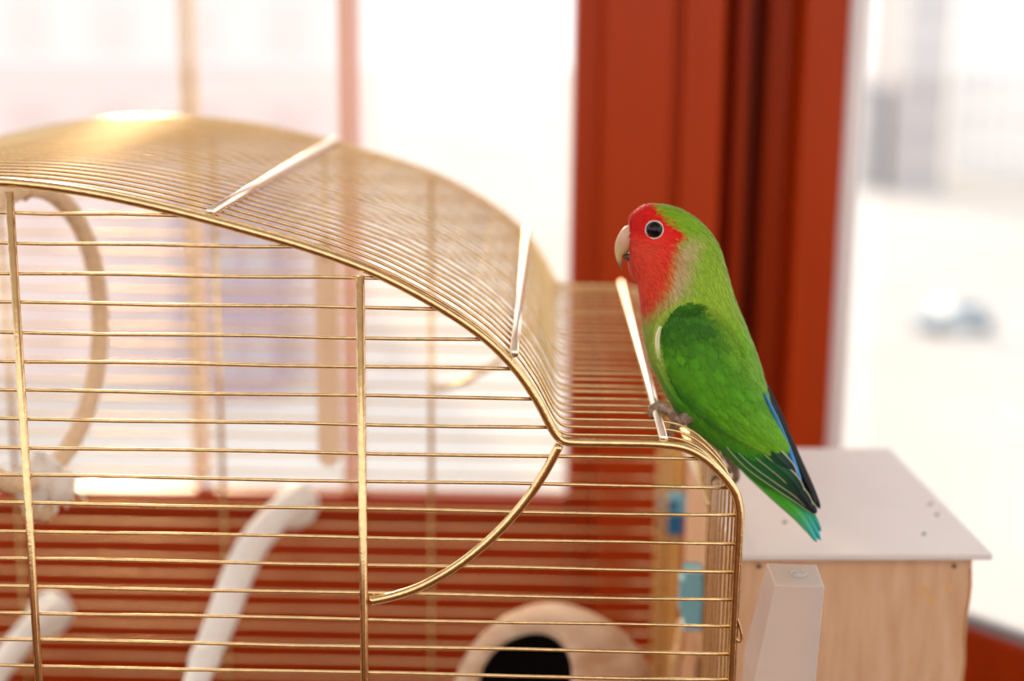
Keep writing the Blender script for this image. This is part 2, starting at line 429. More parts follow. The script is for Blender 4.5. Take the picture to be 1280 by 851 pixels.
rope_swing()

def perch(label, pts, radii, cap, capr, collar=None):
    p = catmull([P(u, v, Y=y) for u, v, y in pts], 10); t = np.linspace(0, 1, len(p)); rr = np.interp(t, np.linspace(0, 1, len(radii)), radii)
    r = empty('curved_perch', tuple(p[-1])); tag(r, label, 'perch', 'white perches in the cage')
    link('perch_arm', tube_mesh('perch_arm', p, rr, 18), M_perch, r)
    c = P(cap[0], cap[1], Y=cap[2]); 
    prof_ = [(0, .0), (.90, 0), (1, .0015), (1, .0085), (.88, .0105), (.88, .0165), (.55, .0185), (0, .0185)]
    rings = [[(c[0]+capr*q*math.cos(a), c[1]-d, c[2]+capr*q*math.sin(a)) for a in np.linspace(0, 2*math.pi, 24, endpoint=False)] for q, d in prof_[1:-1]]
    link('end_cap', loft_mesh('end_cap', rings), M_white, r)
    if collar:
        i = int(collar*(len(p)-1)); d = p[i+1]-p[i]; d /= np.linalg.norm(d)
        q = [p[i]-d*.004, p[i]-d*.002, p[i]+d*.004, p[i]+d*.007]; rc = rr[i]
        link('collar', tube_mesh('collar', q, [rc*1.0, rc*1.14, rc*1.12, rc*.9], 18), M_perch, r)
    reloc(r)
perch('thick white curved perch, the longer of two, fixed to the cage back', [(384, 618, .352), (352, 640, .335), (318, 678, .305), (296, 722, .27), (276, 776, .235), (254, 828, .205), (236, 880, .17), (222, 930, .14)],
      [.0095, .0098, .0100, .0098, .0095, .0080, .0066, .006], (372, 628, .3715), .0150, .70)
perch('white perch low in the left corner of the cage, mostly cut off', [(72, 762, .352), (46, 778, .335), (14, 815, .30), (-20, 862, .26), (-60, 920, .22)],
      [.0085, .0085, .0085, .008, .0075], (66, 762, .3715), .0150)

def wood_hanger():
    y = .31
    a = P(393, 318, Y=y); b = P(421, 318, Y=y); z0 = float(P(408, 584, Y=y)[2]); z1 = float(P(405, 300, Y=y)[2])
    xm_ = (a[0]+b[0])/2; hw = (b[0]-a[0])/2
    r = empty('wooden_hanger', (xm_, y, z0)); tag(r, 'flat light wooden bar with rounded ends hanging at the cage back', 'toy')
    pts = []
    for t_ in np.linspace(math.pi, 2*math.pi, 12): pts.append((xm_+hw*math.cos(t_), z0+hw+hw*math.sin(t_)))
    for t_ in np.linspace(0, math.pi, 12): pts.append((xm_+hw*math.cos(t_), z1-hw+hw*math.sin(t_)))
    n = len(pts); V = [(x, y, z) for x, z in pts]+[(x, y+.006, z) for x, z in pts]
    F = [tuple(range(n)), tuple(range(2*n-1, n-1, -1))]+[((i+1) % n, i, n+i, n+(i+1) % n) for i in range(n)]
    link('bar', mesh_from('bar', V, F, False), mat('light_wood', srgb(238, 202, 166), .6, nscale=14, stretch=(9, 9, 1), color2=srgb(244, 214, 182)), r)
    zt = float(np.interp(xm_, rp[:, 0], rp[:, 2]))
    link('wire_loop', tube_mesh('wire_loop', [(xm_, y-.001, z1-.012), (xm_, y-.001, z1), (xm_, y, zt)], .0010, 8), M_gold, r)
    reloc(r)
wood_hanger()

def hut():
    # hollow rounded shell like half a coconut, its round opening tilted up to the front left
    c = P(692, 886, Y=.20); R = .0605
    r = empty('coconut_hut', (float(c[0]), float(c[1]), CF)); tag(r, 'beige rounded coconut-like hut with a dark round opening', 'pet house')
    ray = (c-CAM)/np.linalg.norm(c-CAM)
    ax = -.37*RT+.40*UP-.86*ray; ax /= np.linalg.norm(ax)
    sd = np.cross(ax, [0, 0, 1.0]); sd /= np.linalg.norm(sd); up = np.cross(sd, ax)
    N = 48
    def ring(phi, rad, wob=.012):
        return [c+(ax*math.cos(phi)+(sd*math.cos(a)+up*math.sin(a))*math.sin(phi))*rad*(1+wob*math.sin(3*a+phi*4)) for a in np.linspace(0, 2*math.pi, N, endpoint=False)]
    ph0 = math.radians(31)
    outer = [ring(p_, R) for p_ in np.linspace(math.pi-.004, ph0+.06, 26)]+[ring(ph0+.02, R*.988), ring(ph0-.005, R*.965), ring(ph0-.02, R*.93), ring(ph0-.01, R*.885)]
    link('shell', loft_mesh('shell', outer, cap=False), M_hut, r)
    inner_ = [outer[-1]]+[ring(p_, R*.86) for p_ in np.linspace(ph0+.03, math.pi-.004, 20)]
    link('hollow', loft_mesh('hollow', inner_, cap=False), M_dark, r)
    zb = c[2]-R*.90
    link('stand', tube_mesh('stand', [(c[0], c[1], CF), (c[0], c[1], zb-.01), (c[0], c[1], zb+.004)], [.036, .030, .034], 24), M_pine, r)
    reloc(r)
hut()

# ------------------------------------------------------------------ beside the cage
def nest_box():
    Yf = .10; z1 = float(P(1080, 690, Y=Yf)[2]); x0, x1 = .3175, .4375; dep = .176
    yaw = math.radians(3.2)
    r = empty('nest_box', (x0, Yf, TT)); tag(r, 'plywood nest box with a pale lid right of the cage', 'box')
    W = x1-x0; H = z1-TT; th = .007
    link('lid', box_mesh('lid', -.002, W+.005, -.006, dep+.004, H-.0035, H, .0008), M_plytop, r)
    link('front_panel', box_mesh('front_panel', 0, W-.004, 0, th, 0, H-.0036), M_ply, r)
    # side turned to the cage has the round entrance
    N = 32; hy, hz, hr = .095, H-.125, .024; y0_, y1_, zz0, zz1 = th, dep, 0, H-.0036
    V = []
    for x in (0, th):
        for a in np.linspace(0, 2*math.pi, N, endpoint=False): V.append((x, hy+hr*math.cos(a), hz+hr*math.sin(a)))
        for a in np.linspace(0, 2*math.pi, N, endpoint=False):
            dy_, dz_ = math.cos(a), math.sin(a); k_ = min((y1_-hy)/dy_ if dy_ > 1e-9 else (y0_-hy)/dy_ if dy_ < -1e-9 else 1e9, (zz1-hz)/dz_ if dz_ > 1e-9 else (zz0-hz)/dz_ if dz_ < -1e-9 else 1e9)
            V.append((x, hy+k_*dy_, hz+k_*dz_))
        for (yy, zz) in ((y0_, zz0), (y1_, zz0), (y1_, zz1), (y0_, zz1)): V.append((x, yy, zz))
    F = []; st_ = 2*N+4
    for i in range(N):
        j = (i+1) % N
        F += [(i, j, N+j, N+i), (st_+i, st_+N+i, st_+N+j, st_+j), (i, st_+i, st_+j, j)]
        for ci in range(4):
            yy, zz = ((y0_, zz0), (y1_, zz0), (y1_, zz1), (y0_, zz1))[ci]
            a, b = V[N+i], V[N+j]
            if (abs(a[1]-yy) < 1e-6 and abs(b[2]-zz) < 1e-6 and abs(a[2]-zz) > 1e-6) or (abs(b[1]-yy) < 1e-6 and abs(a[2]-zz) < 1e-6 and abs(b[2]-zz) > 1e-6):
                F += [(N+i, N+j, 2*N+ci), (st_+N+j, st_+N+i, st_+2*N+ci)]
    link('side_panel', mesh_from('side_panel', V, F, False), M_ply, r)
    link('side_panel', box_mesh('side_panel', W-th-.0005, W-.0005, th, dep, 0, H-.0036), M_ply, r)
    link('back_panel', box_mesh('back_panel', th, W-th-.0005, dep-th, dep, 0, H-.0036), M_ply, r)
    # ragged edge of the front board showing its glue line
    gl = []
    for i in range(40):
        z = H-.010-i*(H-.012)/39; gl.append((W-.0035+.0007*math.sin(i*1.3), -.0003, z))
    link('glue_line', tube_mesh('glue_line', gl, .0006, 6), mat('old_glue', srgb(196, 138, 84), .6), r)
    mn = mat('nail', srgb(120, 100, 84), .4, .6)
    for x, z in ((.0100, H-.0085), (.108, H-.0085)):
        link('nail', tube_mesh('nail', [(x, -.0006, z), (x, .004, z)], .0012, 12), mn, r)
    ms = mat('stain', srgb(216, 166, 114), .6)
    for x, z, s in ((.093, H-.022, .0026), (.098, H-.027, .0020), (.106, H-.020, .0022), (.090, H-.060, .0016)):
        pts = [(x+s*(1+.35*math.sin(3*a+x*900))*math.cos(a), -.00015, z+s*1.3*(1+.3*math.cos(2*a+z*700))*math.sin(a)) for a in np.linspace(0, 2*math.pi, 18, endpoint=False)]
        link('stain', mesh_from('stain', pts+[(p[0], .0004, p[2]) for p in pts], [tuple(range(18))]+[((i+1) % 18, i, 18+i, 18+(i+1) % 18) for i in range(18)], False), ms, r)
    for u, v in ((870, 0),): pass
    mg = mat('speck', srgb(120, 128, 110), .8)
    for x, y in ((.116, .070), (.098, .022), (.114, .052), (.03, .04)):
        link('speck', tube_mesh('speck', [(x, y, H), (x+.0018, y+.001, H+.0006)], .0007, 6), mg, r)
    r.rotation_euler = (0, 0, yaw)
nest_box()

def frosted_block():
    tl, tr, br, bl = P(960, 703, Y=.031), P(1020, 705, Y=.031), P(1031, 733, Y=0), P(969, 731, Y=0)
    zt = float((br[2]+bl[2])/2)
    top = [P(969, 731, Z=zt), P(1031, 733, Z=zt), P(1021, 705, Z=zt), P(958, 703, Z=zt)]
    zm = float(P(980, 851, Y=top[0][1])[2])
    f0, b0 = top[0][1], top[3][1]
    mid = [P(942, 851, Y=f0-.001), P(1020, 851, Y=f0-.001), P(1018, 860, Y=b0+.003), P(928, 851, Y=b0+.003)]
    for m_ in mid: m_[2] = zm
    mid[2][0] = mid[1][0]+.001
    for k_ in (0, 3): mid[k_][0] = max(mid[k_][0], .3095)
    low = [p.copy() for p in mid]
    for p in low: p[2] = TT
    r = empty('frosted_plastic_post', (float(mid[0][0]), float(mid[0][1]), TT)); tag(r, 'tapered frosted clear plastic block with a hole in its top', 'plastic post')
    m = mat('frosted_plastic', srgb(246, 243, 241), .34, trans=.76, ior=1.25, noise=.03, nscale=80, bump=.1, bscale=300)
    V = [tuple(p) for p in top+mid+low]
    F = [(0, 1, 2, 3), (0, 4, 5, 1), (1, 5, 6, 2), (2, 6, 7, 3), (3, 7, 4, 0), (4, 8, 9, 5), (5, 9, 10, 6), (6, 10, 11, 7), (7, 11, 8, 4), (11, 10, 9, 8)]
    me = mesh_from('block', V, F, False)
    bm = bmesh.new(); bm.from_mesh(me); bmesh.ops.recalc_face_normals(bm, faces=bm.faces[:])
    bmesh.ops.bevel(bm, geom=[e for e in bm.edges], offset=.0007, segments=2, affect='EDGES', profile=.5); bm.to_mesh(me); bm.free()
    link('block', me, m, r)
    ct = sum(top)/4; ct = ct+np.array([.001, 0, 0])
    ring = [ct+np.array([.0034*math.cos(a), .0034*math.sin(a), .0002]) for a in np.linspace(0, 2*math.pi, 24, endpoint=False)]
    link('hole_rim', tube_mesh('hole_rim', ring, .0007, 8, closed=True), m, r)
    link('hole', tube_mesh('hole', [ct+np.array([0, 0, -.002]), ct+np.array([0, 0, .0003])], .0028, 20), mat('hole_shade', srgb(206, 198, 190), .5), r)
    reloc(r)
frosted_block()

def batten():
    a = P(819, 720, Y=.43); b = P(851, 720, Y=.43); zt = float(P(832, 566, Y=.43)[2])
    o = link('wooden_batten', box_mesh('wooden_batten', a[0], b[0], .43, .448, TT, zt, .001), M_pine)
    tag(o, 'upright pine batten standing behind the right end of the cage', 'batten')
batten()
def cage_clips():
    # wider clip hung on the batten behind the cage: pale upper half, deeper blue lower half
    Y = .424; a = P(825, 616, Y=Y); b = P(855, 668, Y=Y); zm_ = float(P(840, 640, Y=Y)[2])
    r = empty('plastic_clip', (float((a[0]+b[0])/2), Y, float(b[2]))); tag(r, 'two-tone blue plastic clip fixed to the pine batten', 'clip', 'blue clips at the cage corner')
    link('upper_plate', box_mesh('upper_plate', a[0], b[0], Y-.006, .4299, zm_, a[2], .001), M_blue, r)
    link('lower_plate', box_mesh('lower_plate', a[0]+.001, b[0]-.001, Y-.004, .4299, b[2], zm_+.0005, .001), M_dblue, r)
    link('upper_recess', box_mesh('upper_recess', a[0]+.004, b[0]-.005, Y-.0068, Y-.0055, zm_+.003, a[2]-.004), M_dblue, r)
    reloc(r)
    # clip on the side wires: a block with an upright flange
    Y = .205; a = P(851, 722, Y=Y); b = P(886, 756, Y=Y); f0 = P(875, 711, Y=Y); f1 = P(888, 780, Y=Y)
    r = empty('plastic_clip', (float(b[0]), Y, float(f1[2]))); tag(r, 'pale blue plastic clip with an upright flange on the side wires', 'clip', 'blue clips at the cage corner')
    link('block', box_mesh('block', a[0], b[0]-.0005, Y-.006, Y+.006, b[2], a[2], .0012), M_blue, r)
    link('flange', box_mesh('flange', f0[0], min(f1[0], .3018), Y-.0075, Y+.0075, f1[2], f0[2], .001), M_blue, r)
    link('lip', box_mesh('lip', a[0]-.0004, a[0]+.002, Y-.0065, Y+.0065, b[2]-.002, a[2]+.001, .0006), M_blue, r)
    reloc(r)
cage_clips()
def stick():
    p0 = P(853, 778, Y=.235); p1 = P(866, 851, Y=.20); p2 = np.array([p1[0]-.001, p1[1]-.01, CF])
    p1[0] = min(p1[0], .2965); p2[0] = min(p2[0], .2965)
    pts = catmull([p0, (p0+p1)/2+np.array([.0008, 0, 0]), p1, (p1+p2)/2, p2], 4)[:16]; pts[-1][2] = CF
    o = link('wooden_stick', tube_mesh('wooden_stick', pts, np.linspace(.0032, .0042, 16), 10), mat('stick_wood', srgb(214, 170, 120), .7, noise=.1, nscale=60))
    tag(o, 'thin pale wooden stick leaning in the right back corner of the cage', 'stick')
stick()

# ------------------------------------------------------------------ the lovebird
YB = 0.055; S = float(np.linalg.norm(P(871, 450, Y=YB)-P(870, 450, Y=YB)))     # metres per photo pixel at the bird
PB = lambda u, v, off=0.0: P(u, v, Y=YB-off*S)
bird = empty('lovebird', tuple(P(830, 540, Y=YB))); tag(bird, 'green lovebird with a red face perched on the cage shoulder', 'bird')
C = lambda *a: np.array(srgb(*a))
st = [  # back point, breast point, half width (photo pixels)
 (788, 283, 792, 308, 4), (786.5, 273, 786.5, 325, 11), (794, 263.5, 787.5, 337, 18.5), (805.5, 256.8, 791.5, 346, 24.5), (819, 255.2, 795.5, 353, 28.5), (834, 256.7, 798, 361, 30.5), (849, 261, 799.3, 369, 32),
 (866, 270, 800.3, 378, 33), (882, 283, 801.5, 388, 33.5), (893, 297.5, 802.8, 399, 34.5), (900, 311, 804, 410, 36.5), (906.5, 331, 806, 423, 39.5), (912, 352, 808.5, 437, 43), (919, 374, 812.5, 452, 46.5),
 (928, 397, 818.5, 465, 49), (937, 419, 825.5, 479, 50), (946, 443, 834, 495, 50), (953, 466, 843, 511, 48.5), (958, 485, 853, 524, 46), (962, 503, 865, 536, 42.5), (966, 521, 879, 547, 38), (971, 540, 895, 558, 33),
 (977, 558, 908, 568.5, 28), (983, 576, 920, 579.5, 22), (988, 592, 934, 592, 16), (992, 606, 950, 606, 10)]
st = np.array(st, float)
def body_point(t, th):
    """t in [0,1] from beak to tail root, th angle round the ring (0 = back, pi = breast)"""
    q = interp(st, t)
    T = q[..., 0:2]; B = q[..., 2:4]; w = q[..., 4]
    cu = (T+B)/2; a = (T-B)/2
    c_, s_ = np.cos(th), np.sin(th)
    e = .90
    cc = np.sign(c_)*np.abs(c_)**e; ss = np.sign(s_)*np.abs(s_)**e
    uv = cu+a*cc[..., None]
    # flat profile plane of the bird
    d = (uv[..., 0:1]-640)/FPX*RT-(uv[..., 1:2]-425.5)/FPX*UP+FW
    p = CAM+d*((YB-CAM[1])/d[..., 1:2])
    p[..., 1] = YB-w*ss*S
    return p
def uv_profile(p):
    q = np.array(p, float).copy(); q[..., 1] = YB
    d = q-CAM; z = d@FW
    return np.stack([640+FPX*(d@RT)/z, 425.5-FPX*(d@UP)/z], -1)
def poly_sd(uv, poly):
    """signed distance to polygon, negative inside"""
    poly = np.array(poly, float); n = len(poly); x, y = uv[..., 0], uv[..., 1]
    best = np.full(x.shape, 1e9); ins = np.zeros(x.shape, bool)
    for i in range(n):
        a, b = poly[i], poly[(i+1) % n]; ab = b-a
        t_ = np.clip(((x-a[0])*ab[0]+(y-a[1])*ab[1])/(ab@ab), 0, 1)
        best = np.minimum(best, np.hypot(x-a[0]-t_*ab[0], y-a[1]-t_*ab[1]))
        cond = (a[1] > y) != (b[1] > y)
        xi = (b[0]-a[0])*(y-a[1])/((b[1]-a[1]) if b[1] != a[1] else 1e-9)+a[0]
        ins ^= cond & (x < xi)
    return np.where(ins, -best, best)
sm = lambda e0, e1, x: (lambda t_: t_*t_*(3-2*t_))(np.clip((x-e0)/(e1-e0), 0, 1))
mix = lambda a, b, f: a*(1-f[..., None])+b*f[..., None]
RED = [(770, 262), (790, 250), (806, 250), (815, 258), (824, 267), (837, 278), (853, 290), (843, 300), (839, 315), (836, 332), (829, 350), (821, 365), (811, 378), (798, 386), (785, 372), (770, 330)]
def body_color(p, jit=0.0):
    uv = uv_profile(p); u, v = uv[..., 0], uv[..., 1]
    n = (rng.random(u.shape)-.5)*jit
    crown = C(128, 172, 30); nape = C(146, 182, 48); breast = C(150, 170, 62); belly = C(76, 150, 24); back = C(120, 178, 44); vent = C(54, 150, 36)
    g = mix(np.broadcast_to(crown, u.shape+(3,)), nape, sm(275, 330, v))
    g = mix(g, back, sm(370, 430, v))
    # breast side to belly
    axis = (u-805)*.45+(v-390)
    fr_ = sm(60, -10, (u-(800+(v-384)*.52)))       # near the breast line
    g = mix(g, breast, fr_*sm(350, 385, v)*.9)
    g = mix(g, belly, sm(430, 500, v+n*20)*sm(120, 30, (u-(800+(v-384)*.52))))
    g = mix(g, vent, sm(530, 575, v))
    sd = poly_sd(uv, RED)+n*14
    soft = 2+11*sm(288, 330, v)
    # greyish-buff fringe between red cheek and green neck
    beige = C(190, 168, 118)
    fb = np.clip(1-np.abs(sd-13)/20, 0, 1)*sm(284, 312, v)*sm(386, 352, v)
    g = mix(g, beige, np.clip(fb*1.15, 0, 1))
    fbl = np.clip(1-np.abs(sd-5)/14, 0, 1)*sm(352, 366, v); g = mix(g, C(168, 150, 84), fbl*.8)
    r = mix(np.broadcast_to(C(222, 20, 10), u.shape+(3,)), C(226, 72, 46), sm(284, 308, v)*sm(860, 800, u))
    r = mix(r, C(214, 58, 36), sm(345, 380, v))
    f = 1-sm(-soft*.6, soft, sd)
    return mix(g, r, f)
NT, NR = 230, 112
tt, aa = np.meshgrid(np.linspace(0, 1, NT), np.linspace(0, 2*math.pi, NR, endpoint=False), indexing='ij')
BP = body_point(tt, aa)
bm_ = loft_mesh('body', list(BP))
set_col(bm_, body_color(np.array([v.co for v in bm_.vertices])))
M_plume = mat('plumage', (1, 1, 1), .62, attr='Col', noise=.10, nscale=350, bump=.35, bscale=900, sheen=.15, spec=.25)
M_strand = mat('plumage_strands', (1, 1, 1), .6, attr='Col', spec=.25, sheen=.1)
link('body', bm_, M_plume, bird)
bm2 = bmesh.new(); bm2.from_mesh(bm_); BVH = BVHTree.FromBMesh(bm2); bm2.free()
def body_off(x, z, side=-1):
    h = BVH.ray_cast(Vector((x, YB+side*.3, z)), Vector((0, -side, 0)))
    return 0.0 if h[0] is None else abs(h[0].y-YB)/S

def strand_mesh(name, base, direction, normal, length, width, lift, cols):
    """many slim tapered barbs lying along a surface"""
    n = len(base); side = np.cross(direction, normal); side /= np.linalg.norm(side, axis=1, keepdims=True)+1e-12
    L_ = length[:, None]; W_ = width[:, None]; lf = lift[:, None]
    p0 = base-side*W_*.7; p1 = base+side*W_*.7
    m0 = base+direction*L_*.55-side*W_+normal*lf*.5; m1 = base+direction*L_*.55+side*W_+normal*lf*.5
    tip = base+direction*L_+normal*lf
    V = np.stack([p0, p1, m0, m1, tip], 1).reshape(-1, 3)
    i = np.arange(n)*5
    quads = np.stack([i, i+1, i+3, i+2], 1); tris = np.stack([i+2, i+3, i+4], 1)
    me = bpy.data.meshes.new(name); me.vertices.add(len(V)); me.vertices.foreach_set('co', V.ravel())
    loops = np.concatenate([quads.ravel(), tris.ravel()]); me.loops.add(len(loops)); me.loops.foreach_set('vertex_index', loops.astype(np.int32))
    starts = np.concatenate([np.arange(n)*4, 4*n+np.arange(n)*3]); me.polygons.add(2*n); me.polygons.foreach_set('loop_start', starts.astype(np.int32))
    me.polygons.foreach_set('use_smooth', [True]*(2*n))
    me.update(calc_edges=True); me.validate()
    set_col(me, np.repeat(cols, 5, axis=0))
    return me
def surf_frame(fn, a, b, ea=1e-3, eb=1e-2):
    p = fn(a, b); da = fn(np.clip(a+ea, 0, 1), b)-fn(np.clip(a-ea, 0, 1), b); db = fn(a, b+eb)-fn(a, b-eb)
    nrm = np.cross(db, da); nrm /= np.linalg.norm(nrm, axis=1, keepdims=True)+1e-12
    da /= np.linalg.norm(da, axis=1, keepdims=True)+1e-12
    return p, da, nrm
NS = 34000
ta = rng.random(NS)**.85*.965+.02; th = rng.random(NS)*2*math.pi
p, da, nr = surf_frame(body_point, ta, th)
out = p-np.stack([p[:, 0]*0, np.full(NS, YB), p[:, 2]*0], 1)
ctr = body_point(ta, th*0)*.5+body_point(ta, th*0+math.pi)*.5
flip = np.sign(np.sum((p-ctr)*nr, 1)); nr *= flip[:, None]
uvp = uv_profile(p)
head = sm(400, 300, uvp[:, 1])
length = (.0042-.0020*head)*(.7+.6*rng.random(NS)); width = (.00028-.00013*head)*(.8+.5*rng.random(NS)); lift = .00065*rng.random(NS)+.00005
da = da+np.cross(nr, da)*((rng.random(NS)-.5)*.5)[:, None]; da /= np.linalg.norm(da, axis=1, keepdims=True)
eye_uv = np.array([819.5, 286.5])
keepm = (np.hypot(uvp[:, 0]-eye_uv[0], uvp[:, 1]-eye_uv[1]) > 13)
cols = body_color(p, 1.0)*(.80+.42*rng.random(NS))[:, None]
me = strand_mesh('plumage', p[keepm], da[keepm], nr[keepm], length[keepm], width[keepm], lift[keepm], cols[keepm])
tag(link('plumage', me, M_strand, bird), kind='stuff')

# --- wings
UPc = np.array([(866, 378), (886, 385), (905, 398), (923, 425), (941, 462), (956, 497), (969, 524), (981, 548), (986, 560), (984, 570)], float)
LOc = np.array([(856, 379), (831, 399), (823, 420), (824.5, 443), (832, 469), (843, 490), (858, 507), (889, 534), (930, 556), (970, 575)], float)
Dc = np.array([(36, ), (44, ), (49, ), (52, ), (53, ), (51, ), (47, ), (41, ), (33, ), (25, )], float)
def wing_raw(s_, c_):
    up = interp(UPc, s_); lo = interp(LOc, s_); D = interp(Dc, s_)[..., 0]
    uv = lo+(up-lo)*c_[..., None]
    x = 2*c_-1
    off = D*(1-np.where(x > 0, .50, .26)*np.abs(x)**2.4)
    return uv, off
GS, GC = 90, 40
ss, cc = np.meshgrid(np.linspace(0, 1, GS), np.linspace(0, 1, GC), indexing='ij')
WUV, WO = wing_raw(ss, cc)
for _ in range(2):
    for i in range(GS):
        for j in range(GC):
            pt = PB(WUV[i, j, 0], WUV[i, j, 1], WO[i, j])
            e = min(1, 6*min(cc[i, j], 1-cc[i, j]+.10)+.12)*min(1, ss[i, j]*14+.15)
            WO[i, j] = max(WO[i, j]*.985 if _ == 0 else WO[i, j], body_off(pt[0], pt[2])+3.4*e)
for _ in range(3):
    WO[1:-1, 1:-1] = np.maximum(WO[1:-1, 1:-1], (WO[:-2, 1:-1]+WO[2:, 1:-1]+WO[1:-1, :-2]+WO[1:-1, 2:])/4)
def uvoff_world(uv, off):
    d = (uv[..., 0:1]-640)/FPX*RT-(uv[..., 1:2]-425.5)/FPX*UP+FW
    return CAM+d*((YB-off[..., None]*S-CAM[1])/d[..., 1:2])
WP = uvoff_world(WUV, WO)
def wing_color(uv, jit=0.0):
    u, v = uv[..., 0], uv[..., 1]; n = (rng.random(u.shape)-.5)*jit
    dk = C(48, 106, 12); md = C(78, 146, 16); lt = C(108, 172, 28); ye = C(116, 164, 32)
    g = mix(np.broadcast_to(dk, u.shape+(3,)), md, sm(400, 470, v+n*30))
    g = mix(g, ye, sm(-8, 26, (u-(868+(v-380)*.62))+n*16)*sm(520, 440, v)*.8)
    g = mix(g, lt, sm(490, 560, v+n*20)*sm(880, 950, u))
    g = mix(g, C(40, 112, 14), sm(22, 0, (u-(831+(v-470)*.88))+n*10)*sm(455, 480, v)*.8)
    return g
def grid_mesh(name, G, cols, thick):
    n, m_ = G.shape[:2]; F = [(i*m_+j, (i+1)*m_+j, (i+1)*m_+j+1, i*m_+j+1) for i in range(n-1) for j in range(m_-1)]
    me = mesh_from(name, G.reshape(-1, 3), F); set_col(me, cols.reshape(-1, 3))
    return me
def mirror_mesh(me):
    m2 = me.copy(); 
    co = np.zeros(len(m2.vertices)*3); m2.vertices.foreach_get('co', co); co = co.reshape(-1, 3); co[:, 1] = 2*YB-co[:, 1]
    m2.vertices.foreach_set('co', co.ravel()); m2.flip_normals(); m2.update()
    return m2
# close the wing against the body: a rim that turns inwards
rim_in = 14
def with_rim(G):
    top = G.copy(); 
    lo = G[:, :1].copy(); hi = G[:, -1:].copy(); lo[..., 1] += rim_in*S; hi[..., 1] += rim_in*S
    G2 = np.concatenate([lo, G, hi], 1)
    a = G2[:1].copy(); a[..., 1] += rim_in*S; b = G2[-1:].copy(); b[..., 1] += 4*S
    return np.concatenate([a, G2, b], 0)
WG = with_rim(WP); WUV2 = np.pad(WUV, ((1, 1), (1, 1), (0, 0)), mode='edge')
wing = empty('wing'); wing.parent = bird
wme = grid_mesh('coverts', WG, wing_color(WUV2), .0005)
link('coverts', wme, M_plume, wing)
wing2 = empty('far_wing'); wing2.parent = bird
link('coverts', mirror_mesh(wme), M_plume, wing2)
# barbs over the coverts
def gsample(G, a, b):
    n, m_ = G.shape[:2]; x = np.clip(a*(n-1), 0, n-1.001); y = np.clip(b*(m_-1), 0, m_-1.001); i = x.astype(int); j = y.astype(int); fx = (x-i)[:, None]; fy = (y-j)[:, None]
    return (G[i, j]*(1-fx)+G[i+1, j]*fx)*(1-fy)+(G[i, j+1]*(1-fx)+G[i+1, j+1]*fx)*fy
NW = 15000
a_ = rng.random(NW)*.97; b_ = rng.random(NW)
wfn = lambda a, b: gsample(WP, np.clip(a, 0, 1), np.clip(b, 0, 1))
p, da, nr = surf_frame(wfn, a_, b_, .012, .03)
nr *= np.sign(-nr[:, 1:2])
da = da+np.cross(nr, da)*((rng.random(NW)-.5)*.6)[:, None]; da /= np.linalg.norm(da, axis=1, keepdims=True)
uvw = gsample(WUV, a_, b_)
edge = np.clip((1-a_)*6, .25, 1)
cols = wing_color(uvw, 1.0)*(.74+.52*rng.random(NW))[:, None]
me = strand_mesh('covert_barbs', p, da, nr, (.0038*(.7+.6*rng.random(NW)))*edge, .00030*(.8+.5*rng.random(NW)), .0003*rng.random(NW)+.00006, cols)
tag(link('covert_barbs', me, M_strand, wing), kind='stuff')
tag(link('covert_barbs', mirror_mesh(me), M_strand, wing2), kind='stuff')

# neck and breast feathers that lap over the front edge of the wing
NE = 2600
se = rng.random(NE)*.62; usel = rng.random(NE) < .38; se = np.where(usel, se*.62, se)
lo_e = interp(LOc, se); up_e = interp(UPc, se); bnd = np.where(usel[:, None], up_e, lo_e)
inn = (lo_e+up_e)/2+np.array([8, 26])-bnd; inn /= np.linalg.norm(inn, axis=1, keepdims=True)
dn = np.array([.40, .92])+(rng.random((NE, 2))-.5)*.35; dr = inn*.55+dn*.7; dr /= np.linalg.norm(dr, axis=1, keepdims=True)
b_uv = bnd-inn*(2+5*rng.random((NE, 1))); len_px = 7+7*rng.random(NE)
t_uv = b_uv+dr*len_px[:, None]
woff = gsample(WO[..., None], se, np.where(usel, .97, .03))[:, 0]
pb_ = uvoff_world(b_uv, woff-3.0); pt_ = uvoff_world(t_uv, woff+2.4+1.2*rng.random(NE))
dd = pt_-pb_; ll = np.linalg.norm(dd, axis=1); dd /= ll[:, None]
nn = np.tile(np.array([[0, -1.0, 0]]), (NE, 1)); nn -= dd*np.sum(nn*dd, 1, keepdims=True); nn /= np.linalg.norm(nn, axis=1, keepdims=True)
ke = body_color(uvoff_world(b_uv-inn*3, woff*0), 1.0)*(.82+.36*rng.random(NE))[:, None]
me = strand_mesh('edge_barbs', pb_, dd, nn, ll, .00030*(.8+.5*rng.random(NE)), .0002*rng.random(NE)+.0001, ke)
tag(link('edge_barbs', me, M_strand, wing), kind='stuff'); tag(link('edge_barbs', mirror_mesh(me), M_strand, wing2), kind='stuff')
